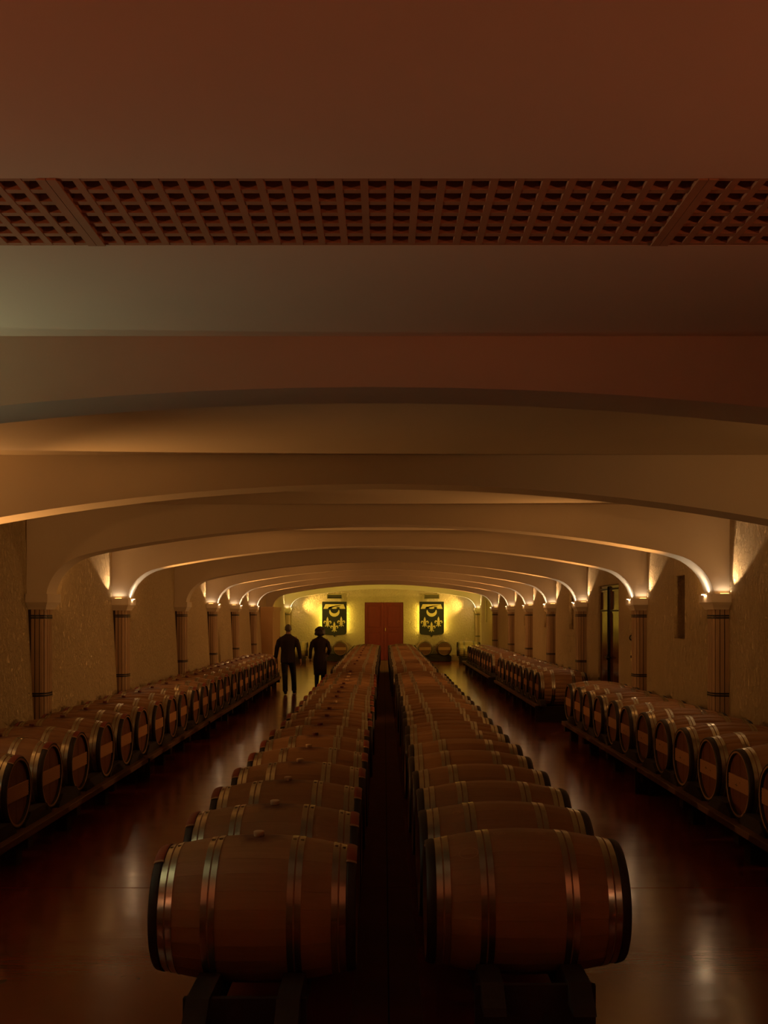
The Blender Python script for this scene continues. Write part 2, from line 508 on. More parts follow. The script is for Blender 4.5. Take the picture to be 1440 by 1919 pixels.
def uplight(i, side, col):
    y = ARCH_Y[i]
    x = XR if side > 0 else XL + .035
    wall = 'right' if side > 0 else 'left'
    state = 'lit' if col else 'rear-facing'
    lab = ('%s uplight on the capital of the %s column along the %s wall' % (state, ORD[i - 3], wall)) if i >= 3 else \
          '%s uplight on the %s wall capital, out of view %s' % (state, wall, ['beside the camera', 'below the arch past the grille', 'before the first visible column'][i])
    r = empty('capital_uplight', (x, y, ZCAP), 0 if side > 0 else PI, kind='thing', label=lab, cat='lamp', group='uplights on the column capitals')
    fy = -1 if side > 0 else 1                  # local direction towards the camera
    # added unseen rear lamp, on dark capitals too: brightens the next arch
    if i < 10 and i > 0:
        MB().box((-.16, -fy * .236 - .010, 0), (-.06, -fy * .236 + .010, .012)).build('lamp_tray', M['iron'], r)
        MB().box((-.155, -fy * .236 - .007, .012), (-.065, -fy * .236 + .007, .018)).build('led_strip', M['led_warm'], r)
        spot_light('rear_fill', r, (-.13, -fy * .24, .04), (-.20, -fy * 1.0, .34), math.radians(104), 1.0, P_REAR_FILL * REAR_FILL_GAIN.get(i, 1.0), YELLOW if i == 9 else WARM, .04)
    if not col: return  # dark capitals carry only the added rear lamp
    led = M['led_cool'] if col is COOL else M['led_warm']
    strip = tuple(.16 * c + .84 * w for c, w in zip(col, (1.0, .88, .64)))
    # inner ledge strip lights the curve of the arch, front ledge lamp throws light up the wall
    MB().box((-.230, -.15, -.004), (-.200, .15, .006)).build('lamp_tray', M['capital_white'], r)
    # added shaded lamp for floor highlights: seen from the floor, hidden from eye level
    MB().box((-.240, -.05, -.012), (-.2345, .05, -.004)).build('led_strip', M['led_glint_cool'] if col is COOL else M['led_glint'], r)
    cv = MB().box((-.265, -.06, -.003), (-.2345, .06, .0))  # cover added to keep the strip off the soffit and out of sight
    for e in (-1, 1): cv.box((-.265, e * .0575 - .0025, -.014), (-.2345, e * .0575 + .0025, -.003))
    cv.build('glint_cover', M['capital_white'], r)
    MB().box((-.13, fy * .228 - .012, -.004), (-.02, fy * .228 + .012, .003)).build('lamp_tray', M['capital_white'], r)
    MB().box((-.125, fy * .224 - .006, .003), (-.025, fy * .224 + .006, .006)).build('led_strip', led, r)
    area_light('soffit_light', r, (-.214, 0, .022), (-.15, 0.0, 1), .02, .28, P_SOFFIT * (2.2 if i == 10 else 1), strip)
    spot_light('curve_light', r, (-.226, 0, .03), (-.42, 0, 1.0), math.radians(72), .8, P_CURVE * (2.0 if i == 10 else 1), strip, .03)
    spot_light('across_fill', r, (-.242, 0, .036), (-1.0, 0, .10), math.radians(80), .8, P_ACROSS_FILL * {0: 0.0, 1: .12, 2: .8}.get(i, 1), col, .03)  # added fill spot that brightens the opposite walls
    if i >= 3: area_light('ledge_light', r, (-.08, fy * .225, .022), (0, fy * .15, 1), .18, .02, P_LEDGE, strip)
    if i >= 3: spot_light('wall_wash', r, (-.12, fy * .238, .024), (0.20, fy * .64, 0.82), math.radians(58), .35, P_SPOT, tuple(.5 * a + .5 * b for a, b in zip(strip, col)))
    if i == 0:
        spot_light('room_wash', r, (-.225, fy * .05, .03), (-.70, 0, .71), math.radians(125), .9, P_ROOM, col, .03)
    elif col is COOL:
        spot_light('room_wash', r, (-.19, fy * .262, .05), (-.70, fy * .22, .75), math.radians(84), 1.0, P_COOL, col, .04)
    elif i == 2:
        spot_light('room_wash', r, (-.19, fy * .262, .05), (-.65, fy * .40, .75), math.radians(88), 1.0, P_ROOM * .28, col, .04)


for i in range(len(ARCH_Y)):
    column(i, 1)
    if not (9 == i): column(i, -1)
    uplight(i, 1, RIGHT_ON.get(i))
    uplight(i, -1, LEFT_ON.get(i))

# ------------------------------------------------------------------ ceiling grille, three panels of crossing bars
gt = 0.055
NC = 25; px = GW / (NC + 0.24); py = (GY1 - GY0 - .008) / 6.06
bar_l = MB().box((-.0118, -(GY1 - GY0) / 2 + .002, 0), (.0118, (GY1 - GY0) / 2 - .002, gt)).mesh('long_bar', M['grille'])
bar_e = MB().box((-.0145, -(GY1 - GY0) / 2 + .002, -.004), (.0145, (GY1 - GY0) / 2 - .002, gt)).mesh('edge_bar', M['grille'])
bar_c = MB().box((-GW / 2 + .003, -.0135, .001), (GW / 2 - .003, .0135, gt - .001)).mesh('cross_bar', M['grille'])
for k, nm in ((-1, 'at the left'), (0, 'in the middle'), (1, 'at the right')):
    r = empty('ceiling_grille', (GXC + k * GW, (GY0 + GY1) / 2, ZC), 0, kind='thing', label='terracotta ventilation grille panel of square cells, %s of the ceiling strip' % nm, cat='grille', group='ventilation grille panels in the ceiling')
    for j in range(1, NC): inst('long_bar', bar_l, r, ((j - NC / 2) * px, 0, 0))
    for s in (-1, 1): inst('edge_bar', bar_e, r, (s * (GW / 2 - .0155), 0, 0))
    for j in range(7): inst('cross_bar', bar_c, r, (0, (j - 3) * py, 0))

# ------------------------------------------------------------------ doors, vents, shields on the end wall
d1 = empty('door_1', (0, YB + .14, 0), kind='structure', label='dark red double door in the end wall', )
def leaf(x0, x1, parent):
    y = -.06
    l = MB().box((x0, y, .01), (x1, -.02, 2.54)).build('door_leaf', M['door_red'], parent)
    w = .11
    for a, b in (((x0, .01), (x0 + w, 2.54)), ((x1 - w, .01), (x1, 2.54)), ((x0 + w, .01), (x1 - w, .20)), ((x0 + w, 2.42), (x1 - w, 2.54)), ((x0 + w, 1.27), (x1 - w, 1.40))):
        MB().box((a[0], y - .025, a[1]), (b[0], y, b[1])).build('door_rail', M['door_red'], l)
    for a, b in ((.26, 1.21), (1.46, 2.36)):
        inst('door_panel', bevel(MB().box((x0 + w + .05, y - .012, a), (x1 - w - .05, y + .001, b)).mesh('door_panel', M['door_red']), .008, 1), l)
    return l
l1 = leaf(-.84, -.006, d1); l2 = leaf(.006, .84, d1)
MB().tube([(.06, -.085, 1.30), (.06, -.13, 1.30), (.06, -.13, 1.42), (.06, -.085, 1.42)], .012, 8).build('door_handle', M['brass'], l2, True)


def vent(x, lab, open_slot):
    r = empty('wall_vent', (x, YB, EYE + .74), kind='thing', label=lab, cat='vent', group='vents above the shields')
    w, h = .335, .095
    for a, b in (((-w, -h), (w, -h + .03)), ((-w, h - .03), (w, h)), ((-w, -h + .03), (-w + .03, h - .03)), ((w - .03, -h + .03), (w, h - .03))):
        MB().box((a[0], -.03, a[1]), (b[0], 0.005, b[1])).build('vent_frame', M['vent'], r)
    MB().box((-w + .03, -.006, -h + .03), (w - .03, 0.004, h - .03)).build('vent_back', M['black'], r)
    n = 1 if open_slot else 3
    for k in range(n):
        z = -h + .03 + (k + 1) * (2 * h - .06) / (n + 1)
        MB().box((-w + .03, -.024, z - .006), (w - .03, -.008, z + .006)).build('vent_slat', M['vent'], r)
vent(-2.16, 'dark slotted air vent above the shield left of the red door', True)
vent(2.09, 'slatted air vent above the shield right of the red door', False)

def lily_mesh(w, h):
    """fleur-de-lis: middle petal, two curling side petals, cross bar and three-part foot"""
    mb = MB(); y0, y1 = -.014, 0.0
    def poly(pts): mb.prism([(p[0] * w, p[1] * h) for p in pts], 'y', y0, y1)
    def stroke(path, wid):
        for sx in (-1, 1):
            L = []; R = []
            for i, p in enumerate(path):
                a, b = path[max(0, i - 1)], path[min(len(path) - 1, i + 1)]
                d = Vector((b[0] - a[0], b[1] - a[1])).normalized(); n = Vector((-d.y, d.x)) * wid[i] / 2
                L.append((sx * (p[0] + n.x), p[1] + n.y)); R.append((sx * (p[0] - n.x), p[1] - n.y))
            for i in range(len(path) - 1): poly([L[i], L[i + 1], R[i + 1], R[i]])
    half = [(0, 1.0), (.05, .90), (.095, .79), (.115, .68), (.10, .57), (.06, .46), (.045, .34)]
    for sx in (-1, 1): poly([(0, .34)] + [(0, 1.0)] + [(sx * x, z) for x, z in half[1:]])
    stroke([(.085, .35), (.11, .45), (.17, .545), (.25, .59), (.33, .565), (.365, .48), (.34, .405), (.285, .395)], [.05, .075, .10, .115, .115, .10, .075, .04])
    poly([(-.19, .29), (.19, .29), (.19, .355), (-.19, .355)])
    poly([(-.045, .29), (.045, .29), (.055, .17), (0, 0), (-.055, .17)])
    stroke([(.085, .29), (.10, .22), (.155, .15), (.22, .13), (.27, .165)], [.05, .06, .075, .07, .03])
    return mb.mesh('gilded_lily', M['brass'])


def solid2d(pts, y0, y1, name, mat):
    """extruded (x,z) outline, filled by triangulation"""
    bm = bmesh.new()
    vs = [bm.verts.new((p[0], y0, p[1])) for p in pts]
    fc = bm.faces.new(vs)
    bmesh.ops.triangulate(bm, faces=[fc], ngon_method='EAR_CLIP')
    ex = bmesh.ops.extrude_face_region(bm, geom=list(bm.faces))
    for e in ex['geom']:
        if isinstance(e, bmesh.types.BMVert): e.co.y = y1
    bmesh.ops.recalc_face_normals(bm, faces=bm.faces)
    me = bpy.data.meshes.new(name); bm.to_mesh(me); bm.free(); me.materials.append(mat)
    return me


def shield(x, lab):
    r = empty('shield_plaque', (x, YB - .17, 0), kind='thing', label=lab, cat='shield', group='heraldic shields on the end wall')
    t, b, hw = 2.574, 1.137, .535
    pts = [(-hw, t), (hw, t), (hw, b + .13)]
    for k in range(1, 7):
        a = k / 6 * PI / 2
        pts.append((hw - .13 + .13 * math.cos(a), b + .13 - .13 * math.sin(a)))
    pts += [(.10, b), (.055, b - .02), (.03, b - .06), (0, b - .115)]
    pts += [(-p[0], p[1]) for p in pts[1:-1][::-1] if p != (-hw, t)]
    inst('shield_board', solid2d(pts, 0, .035, 'shield_board', M['shield']), r)
    rim = MB()
    P = pts[:]
    for p, q in zip(P, P[1:] + P[:1]):
        d = Vector((q[0] - p[0], q[1] - p[1])); n = Vector((-d.y, d.x)).normalized() * .012
        rim.add([(p[0], -.004, p[1]), (q[0], -.004, q[1]), (q[0] + n.x, -.004, q[1] + n.y), (p[0] + n.x, -.004, p[1] + n.y)], [(0, 1, 2, 3)])
    k = .0045
    def up(px_, py_): return ((px_ - 239) * k, t - (py_ - 192) * k)
    bp = [(152, 217), (328, 217), (345, 262)]
    for c in (276, 202):
        bp += [(c + 24, 262), (c + 10, 255), (c + 19, 244), (c - 19, 244), (c - 10, 255), (c - 24, 262)]
    band = [up(*p) for p in bp + [(133, 262)]]
    inst('gilded_bar', solid2d(band, -.014, 0.0, 'gilded_bar', M['brass']), r, label='gilded notched bar')
    cr = []
    for j in range(25):
        a = math.radians(150 + j * 240 / 24)
        cr.append((50 * math.cos(a), 50 * math.sin(a)))
    a0 = cr[0]; a1 = cr[-1]
    for j in range(1, 20):
        a = math.radians(-8 - j * 164 / 20)
        cr.append((39 * math.cos(a), 24 + 39 * math.sin(a)))
    cr = [((p[0]) * k, t - (292 - 192) * k + p[1] * k * .92) for p in cr]
    inst('gilded_crescent', solid2d(cr, -.014, 0.0, 'gilded_crescent', M['brass']), r, label='gilded crescent, horns up')
    fm = lily_mesh(.42, .47)
    for (cx, cy) in ((172, 443), (305, 440), (238, 490)):
        u = up(cx, cy); inst('gilded_lily', fm, r, (u[0], 0, u[1]), label='gilded fleur-de-lis')
    MB().box((-.20, .035, 1.4), (-.14, .168, 2.3)).build('bracket', M['iron'], r); MB().box((.14, .035, 1.4), (.20, .168, 2.3)).build('bracket', M['iron'], r)
    for s in (-1, 1):
        MB().box((s * .455 - .012, .05, 1.27), (s * .455 + .012, .075, 2.46)).build('led_strip', M['led_yellow'], r)
        area_light('halo_light', r, (s * .485, .07, 1.83), (s * 1.0, -.05, 0), .05, 1.15, P_SHIELD, YELLOW)
shield(-2.16, 'black heraldic shield with gilded lilies, left of the red door')
shield(2.075, 'black heraldic shield with gilded lilies, right of the red door')

# right wall door
d2 = empty('door_2', (XR + .10, (D2[0] + D2[1]) / 2, 0), PI / 2, kind='structure', label='varnished double door with iron bolt in the right wall')
hw = (D2[1] - D2[0]) / 2
# local +x runs along the hall (away), local +y is -X world (into the room)
for s in (-1, 1):
    x0, x1 = (-hw + .01, -.006) if s < 0 else (.006, hw - .01)
    lf = MB().box((x0, .01, .01), (x1, .05, 2.57)).build('door_leaf', M['door_wood'], d2)
    for a, b in (((x0, .01), (x0 + .09, 2.57)), ((x1 - .09, .01), (x1, 2.57)), ((x0 + .09, .01), (x1 - .09, .22)), ((x0 + .09, 2.46), (x1 - .09, 2.57)), ((x0 + .09, 2.06), (x1 - .09, 2.13))):
        MB().box((a[0], .05, a[1]), (b[0], .066, b[1])).build('door_rail', M['door_wood'], lf)
    for k in range(4):
        w = (x1 - x0 - .18) / 4; a = x0 + .09 + k * w
        MB().box((a + .004, .048, .22), (a + w - .004, .060, 2.06)).build('door_plank', M['door_wood'], lf)
    MB().box((x0 + .02, .066, 2.09), (x1 - .05, .078, 2.12)).build('strap_hinge', M['iron'], lf)
    MB().box((x0 + .02, .066, 2.49), (x1 - .05, .078, 2.52)).build('strap_hinge', M['iron'], lf)
MB().box((-.045, .064, .02), (.045, .085, 2.56)).build('cover_strip', M['iron'], d2)
MB().tube([(0, .10, .05), (0, .10, 2.55)], .014, 8).build('bolt_rod', M['iron'], d2, True)
MB().tube([(-.20, .115, 1.24), (.20, .115, 1.24)], .018, 8).tube([(0, .08, 1.24), (0, .13, 1.24)], .05, 10).build('bolt_handle', M['iron'], d2, True)

# small fittings on the right wall
sw = empty('wall_switch', (XR, 16.95, 1.33), kind='thing', label='small brass switch plate on right wall below the iron hook', cat='switch')
inst('switch_plate', bevel(MB().box((-.012, -.05, -.075), (.003, .05, .075)).mesh('switch_plate', M['brass']), .003, 1), sw)
MB().box((-.024, -.012, -.02), (-.012, .012, .02)).build('switch_toggle', M['iron'], sw)
hk = empty('wall_hook', (XR, 16.95, 1.66), kind='thing', label='dark iron hook on right wall above the brass switch plate', cat='hook')
MB().box((-.010, -.025, -.07), (.003, .025, .07)).build('hook_plate', M['iron'], hk)
MB().tube([(-.008, 0, .03), (-.03, 0, .02), (-.04, 0, -.01), (-.035, 0, -.04), (-.02, 0, -.05)], .010, 8).build('hook_arm', M['iron'], hk, True)

# ------------------------------------------------------------------ barrels (axis along x, axis at z = RB above the base)
RB, RH, HL, NST = 0.347, 0.281, 0.475, 26
def rad(x): return RB - (RB - RH) * (x / HL) ** 2
XS = [-.475, -.40, -.30, -.20, -.10, 0, .10, .20, .30, .40, .475]


def stave_mesh(k, mat):
    a0 = 2 * PI * (k - .5) / NST + .0009; a1 = 2 * PI * (k + .5) / NST - .0009
    A = [a0, (a0 + a1) / 2, a1]
    v = []; f = []
    for x in XS:
        r = rad(x)
        for a in A: v.append((x, r * math.sin(a), r * math.cos(a)))
        for a in (a1, a0): v.append((x, (r - .022) * math.sin(a), (r - .022) * math.cos(a)))
    for i in range(len(XS) - 1):
        b, c = i * 5, i * 5 + 5
        for j in range(5): f.append((b + j, b + (j + 1) % 5, c + (j + 1) % 5, c + j))
    f.append((0, 1, 2, 3, 4)); e = (len(XS) - 1) * 5; f.append((e + 4, e + 3, e + 2, e + 1, e))
    me = fix(mesh('stave', v, f, mat))
    for p in me.polygons: p.use_smooth = False
    # smooth only along the outer skin
    bm = bmesh.new(); bm.from_mesh(me)
    for fc in bm.faces: fc.smooth = True
    for ed in bm.edges:
        if len(ed.link_faces) == 2 and ed.calc_face_angle(0) > .7: ed.smooth = False
    bm.to_mesh(me); bm.free()
    return me


def body_mesh(mat, nm='barrel_body'):
    v = []; f = []; AN = []
    for k in range(NST):
        a = 2 * PI * (k - .5) / NST; s = 2 * PI / NST
        AN += [(a, -.0035), (a + .035 * s, 0), (a + .5 * s, 0), (a + .965 * s, 0)]
    n = len(AN)
    for x in XS:
        r = rad(x)
        for a, d in AN: v.append((x, (r + d) * math.sin(a), (r + d) * math.cos(a)))
    for i in range(len(XS) - 1):
        for j in range(n): f.append((i * n + j, i * n + (j + 1) % n, (i + 1) * n + (j + 1) % n, (i + 1) * n + j))
    # rims turned inwards
    for e, s in ((0, -1), (len(XS) - 1, 1)):
        b = len(v)
        for a, d in AN: v.append((s * HL, (RH - .022) * math.sin(a), (RH - .022) * math.cos(a)))
        for a, d in AN: v.append((s * .44, (RH - .018) * math.sin(a), (RH - .018) * math.cos(a)))
        for j in range(n):
            f.append((e * n + j, e * n + (j + 1) % n, b + (j + 1) % n, b + j)); f.append((b + j, b + (j + 1) % n, b + n + (j + 1) % n, b + n + j))
    me = fix(mesh(nm, v, f, mat, True))
    bm = bmesh.new(); bm.from_mesh(me)
    for ed in bm.edges:
        if len(ed.link_faces) == 2 and ed.calc_face_angle(0) > 1.0: ed.smooth = False
    bm.to_mesh(me); bm.free()
    return me


def ring_mesh(x0, x1, t, mat, name, a0=0.0, a1=2 * PI, n=40, lift=0.0, rnd=False):
    """hoop following the bilge between x0 and x1, thickness t"""
    v = []; f = []
    full = abs(a1 - a0 - 2 * PI) < 1e-6
    m = n if full else n + 1
    prof = [(x0, lift), (x0, lift + t), (x1, lift + t), (x1, lift)]
    if rnd:
        prof = [(x0, lift), (x0 + (x1 - x0) * .12, lift + t * .7), (x0 + (x1 - x0) * .35, lift + t), (x0 + (x1 - x0) * .65, lift + t), (x0 + (x1 - x0) * .88, lift + t * .7), (x1, lift)]
    q = len(prof)
    for i in range(m):
        a = a0 + (a1 - a0) * i / n
        for x, d in prof:
            r = rad(max(-HL, min(HL, x))) + d
            v.append((x, r * math.sin(a), r * math.cos(a)))
    for i in range(n):
        j = (i + 1) % m
        for k in range(q if not full or True else q):
            f.append((i * q + k, i * q + (k + 1) % q, j * q + (k + 1) % q, j * q + k))
    if not full:
        f.append(tuple(range(q))[::-1]); f.append(tuple(range((m - 1) * q, m * q)))
    me = fix(mesh(name, v, f, mat, True))
    bm = bmesh.new(); bm.from_mesh(me)
    for ed in bm.edges:
        if len(ed.link_faces) == 2 and ed.calc_face_angle(0) > .9: ed.smooth = False
    bm.to_mesh(me); bm.free()
    return me


HOOPX = [(-.4315, -.402), (-.3945, -.3655), (-.2285, -.200), (-.1925, -.164), (.164, .1925), (.200, .2285), (.3655, .3945), (.402, .4315)]
HOOPS = [ring_mesh(a, b, .0028, M['steel'], 'hoop') for a, b in HOOPX]
HOOPS_D = [ring_mesh(a, b, .0028, M['steel_dull'], 'hoop') for a, b in HOOPX]
def chime_mesh(s, n=40):
    prof = [(.433, .001), (.436, .005), (.444, .008), (.466, .008), (.475, .005), (.4775, .001), (.4775, -.006), (.474, -.007)]
    v = []; f = []; q = len(prof)
    for i in range(n):
        a = 2 * PI * i / n
        for x, d in prof:
            r = (rad(min(x, HL)) if d > 0 else RH) + d
            v.append((s * x, r * math.sin(a), r * math.cos(a)))
    for i in range(n):
        j = (i + 1) % n
        for k in range(q - 1): f.append((i * q + k, i * q + k + 1, j * q + k + 1, j * q + k))
    return fix(mesh('chime_hoop', v, f, M['chime'], True))
CHIME = [chime_mesh(s) for s in (-1, 1)]
def recess_shade_mesh(s, n=36):  # dark ring added as painted shade inside the head recess
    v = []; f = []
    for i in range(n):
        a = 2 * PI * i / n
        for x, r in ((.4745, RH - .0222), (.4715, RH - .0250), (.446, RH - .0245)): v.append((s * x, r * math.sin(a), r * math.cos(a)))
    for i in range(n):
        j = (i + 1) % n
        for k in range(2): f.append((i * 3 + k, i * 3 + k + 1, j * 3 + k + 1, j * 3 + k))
    return fix(mesh('recess_shade_ring', v, f, M['chime'], True))
RECESS_SHADE = {s: recess_shade_mesh(s) for s in (-1, 1)}
BIND = [ring_mesh(s * .455 - .024, s * .455 + .024, .006, M['chime_red'], 'chime_binding', -.52, .42, 12, .006, True) for s in (-1, 1)]
TIE = [[ring_mesh(s * .455 - .025, s * .455 + .025, .0075, M['osier'], 'binding_tie', a - .02, a + .02, 3, .006, True) for a in (-.52, .42)] for s in (-1, 1)]
BODY = {'oak': body_mesh(M['oak']), 'oak_bung': body_mesh(M['oak_bung']), 'oak_pale': body_mesh(M['oak_pale'])}
STAVES = {t: [stave_mesh(k, M[t]) for k in range(NST)] for t in ('oak', 'oak_bung')}


def head_disc(s):
    mb = MB(); n = 36; R = RH - .020
    mb.prism([(R * math.cos(2 * PI * k / n), R * math.sin(2 * PI * k / n)) for k in range(n)], 'x', s * .425, s * .450)
    return mb.mesh('head', M['oak_head'])


def head_boards(s, nb=6):
    R = RH - .020; out = []
    for k in range(nb):
        y0 = -R + 2 * R * k / nb + .0012; y1 = -R + 2 * R * (k + 1) / nb - .0012
        ys = [y0 + (y1 - y0) * j / 4 for j in range(5)]
        top = [(y, math.sqrt(max(0, R * R - y * y))) for y in ys]
        pts = top + [(y, -z) for y, z in top[::-1]]
        pts = [p for i, p in enumerate(pts) if i == 0 or (abs(p[0] - pts[i - 1][0]) + abs(p[1] - pts[i - 1][1])) > 1e-5]
        if abs(pts[0][0] - pts[-1][0]) + abs(pts[0][1] - pts[-1][1]) < 1e-5: pts = pts[:-1]
        out.append(MB().prism(pts, 'x', s * .425, s * (.450 if k % 2 else .4488)).mesh('head_board', M['oak_head']))
    return out


def head_bar(s):
    R = RH - .026; h = .062
    y = math.sqrt(R * R - h * h)
    return bevel(MB().box((min(s * .450, s * .464), -y, -h), (max(s * .450, s * .464), y, h)).mesh('head_bar', M['oak_bar']), .003, 1)
HEAD = {s: head_disc(s) for s in (-1, 1)}
BOARDS = {s: head_boards(s) for s in (-1, 1)}
BAR = {s: head_bar(s) for s in (-1, 1)}
PEG = {s: MB().box((min(s * .450, s * .469), -.005, -.005), (max(s * .450, s * .469), .005, .005)).mesh('peg', M['chime']) for s in (-1, 1)}
BUNG = {}
for nm, mt in (('bung', M['bung']), ('bung_red', M['bung_red'])):
    mb = MB().tube([(0, 0, RB - .01), (0, 0, RB + .012), (0, 0, RB + .020), (0, 0, RB + .023)], [.024, .026, .027, .023], 16)
    BUNG[nm] = mb.mesh('bung', mt, True)
RIVET = MB().box((-.008, -.007, 0), (.008, .007, .004)).mesh('rivet', M['steel'])


def surf(x, s, lift=.0012):
    """point on the barrel skin: x along the axis, s metres of arc from the top (towards the camera is -y)"""
    a = s / RB
    r = rad(x) + lift
    return (x, -r * math.sin(a), r * math.cos(a))
def stamp_mesh(x, s, size, kind):
    mb = MB(); w = .0028
    def ribbon(pts):
        for p, q in zip(pts, pts[1:]):
            d = Vector((q[0] - p[0], q[1] - p[1]))
            if d.length < 1e-6: continue
            n = Vector((-d.y, d.x)).normalized() * w / 2
            mb.add([surf(x + a, s + b) for a, b in ((p[0] + n.x, p[1] + n.y), (q[0] + n.x, q[1] + n.y), (q[0] - n.x, q[1] - n.y), (p[0] - n.x, p[1] - n.y))], [(0, 1, 2, 3)])
    c = [(size * math.cos(2 * PI * k / 28), .8 * size * math.sin(2 * PI * k / 28)) for k in range(29)]
    ribbon(c)
    if kind == 'crest':
        ribbon([(-.5 * size, -.3 * size), (-.5 * size, .2 * size), (-.2 * size, -.1 * size), (0, .3 * size), (.2 * size, -.1 * size), (.5 * size, .2 * size), (.5 * size, -.3 * size), (-.5 * size, -.3 * size)])
        ribbon([(-.4 * size, .45 * size), (.4 * size, .45 * size)])
    return mb.mesh('cooper_stamp', M['stamp'])


def barrel(x, y, zc, label, group, near=False, kind='oak', bung=None, bars=(-1, 1), boards=False, bind=False, rz=0.0, steel=True, stamps=(), marks=0, tilt=0.0):
    r = empty('wine_barrel', (x, y, zc - RB), rz, kind='thing', label=label, cat='barrel', group=group)
    c = (0, 0, RB)
    if near:
        for m in STAVES[kind]: inst('stave', m, r, c)
    else:
        inst('barrel_body', BODY[kind], r, c)
    for k, m in enumerate(HOOPS if steel else HOOPS_D):
        h = inst('hoop', m, r, c)
        if near and bung:
            xx = sum(HOOPX[k]) / 2
            inst('rivet', RIVET, h, (xx - .0, -.03, rad(xx) + .001), (math.atan2(.03, rad(xx)), 0, 0)); 
    for i, s in enumerate((-1, 1)):
        ch = inst('chime_hoop', CHIME[i], r, c)
        if bind:
            inst('chime_binding', BIND[i], ch, (0, 0, 0), label='dark red binding at the top of the rim')
            for tm in TIE[i]: inst('binding_tie', tm, ch)
        if boards and s in bars:
            hd = empty('head', c, 0, r)
            for b in BOARDS[s]: inst('head_board', b, hd)
        else:
            hd = inst('head', HEAD[s], r, c)
        if s in bars:
            inst('recess_shade_ring', RECESS_SHADE[s], r, c)
            inst('head_bar', BAR[s], hd, label='pale cross bar')
            if boards:
                for sy in (-1, 1):
                    for j in range(-2, 3): inst('peg', PEG[s], hd, (0, sy * .243, j * .024))
            if marks and s == -1:
                rr = random.Random(marks)
                for q in range(2):
                    mk = MB(); yy = -.05 + q * .12 + rr.uniform(-.02, .02); zz = rr.uniform(-.02, .02)
                    mk.box((-.4648, yy - .022 * (q + .3), zz - .0022), (-.4638, yy + .022 * (q + .3), zz + .0022))
                    mk.box((-.4648, yy - .0022, zz - .012), (-.4638, yy + .0022, zz + .014 * q))
                    mk.build('bar_marking', M['ink'], hd)
    if bung: inst('bung', BUNG[bung], r, c, label='pale bung' if bung == 'bung' else 'dark red bung')
    for st in stamps: inst('cooper_stamp', stamp_mesh(*st), r, c)
    return r


ROWS = {}
def row(key, n, x, y0, pitch, zc, phrase, group, **kw):
    ROWS[key] = (n, x, y0, pitch, zc)
    for i in range(n):
        y = y0 + i * pitch + (random.uniform(-.012, .012) if i else 0)
        k = dict(kw)
        k['near'] = y < 9.2
        k['boards'] = y < 13 and kw.get('boards', False)
        if callable(kw.get('bung')): k['bung'] = kw['bung'](i)
        st = kw.get('stamps')
        k['stamps'] = st.get(i, ()) if st else ()
        k['marks'] = (i + 1) if kw.get('marks') and y < 13 else 0
        barrel(x + (random.uniform(-.015, .015) if i else 0), y, zc, phrase % ORD[i], group, **k)


row('A', 18, -.608, 4.93, .82, .624, '%s oak barrel from the near end of the bunged row left of the central gap', 'bunged barrels left of the central gap',
    kind='oak_bung', bung=lambda i: 'bung' if i in (0, 1, 2, 3, 4, 9, 14, 15, 16) else 'bung_red', bars=(), bind=True, stamps={2: ((-.27, .13, .022, 'crest'),), 1: ((-.28, .05, .02, 'ring'),)})
row('A2', 21, -.612, 20.75, .76, .63, '%s oak barrel of the far block left of the central gap, beyond the break', 'far block of barrels left of the central gap', bars=(), kind='oak', bung=lambda i: 'bung_red' if i % 2 else None)
row('B', 20, .678, 5.00, .728, .639, '%s oak barrel from the near end of the row right of the central gap', 'barrels right of the central gap',
    bars=(), stamps={0: ((-.115, .055, .028, 'crest'), (.085, .06, .022, 'crest'), (-.275, .20, .045, 'ring')), 2: ((-.13, .075, .026, 'crest'),), 1: ((-.27, .12, .02, 'ring'),)})
row('B2', 22, .625, 20.6, .733, .64, '%s oak barrel of the far block right of the central gap, beyond the break', 'far block of barrels right of the central gap', bars=())
row('C', 24, -3.425, 8.20, .852, .606, '%s oak barrel from the near end of the row along the left wall', 'barrels along the left wall',
    kind='oak_bung', bung=lambda i: 'bung_red', bars=(1,), boards=True, bind=True)
row('D1', 12, 3.435, 7.73, .787, .62, '%s oak barrel from the near end of the first rack along the right wall', 'near barrels along the right wall', bars=(-1,), boards=True, marks=True)
row('D2', 9, 3.430, 19.65, .80, .62, '%s oak barrel from the near end of the middle rack along the right wall', 'middle barrels along the right wall', bars=(-1,))
row('D3', 10, 3.430, 28.25, .81, .62, '%s oak barrel from the near end of the far rack along the right wall', 'far barrels along the right wall', bars=(-1,))
barrel(3.50, 42.0, .58, 'large pale barrel alone near the end wall, right side', 'lone pale barrels by the end wall', kind='oak_pale', steel=False, bars=(-1,))
barrel(-3.63, 42.0, .58, 'large pale barrel alone near the end wall, left side, behind the man', 'lone pale barrels by the end wall', kind='oak_pale', steel=False, bars=(1,))
for x, t in ((-2.69, 'outer barrel of the pair facing forward below the left shield, behind the woman'), (-1.87, 'inner barrel of the pair facing forward below the left shield'),
             (1.755, 'inner barrel of the pair facing forward below the right shield'), (2.58, 'outer barrel of the pair facing forward below the right shield')):
    barrel(x, 43.74, .555, t, 'barrels facing forward below the shields', rz=PI / 2, bars=(-1,), kind='oak', steel=False)

# ------------------------------------------------------------------ racks
def chock_mesh(p, r, drop):
    def w(h): return p / 2 - math.sqrt(max(0.0, r * r - (drop - h) ** 2)) - .004
    hs = (.03, .055, .08, .105)
    pts = [(-w(.03) - .02, 0), (w(.03) + .02, 0)] + [(w(h), h) for h in hs] + [(-w(h), h) for h in hs[::-1]]
    return MB().prism(pts, 'x', -.05, .05).mesh('chock', M['rack_dark'])


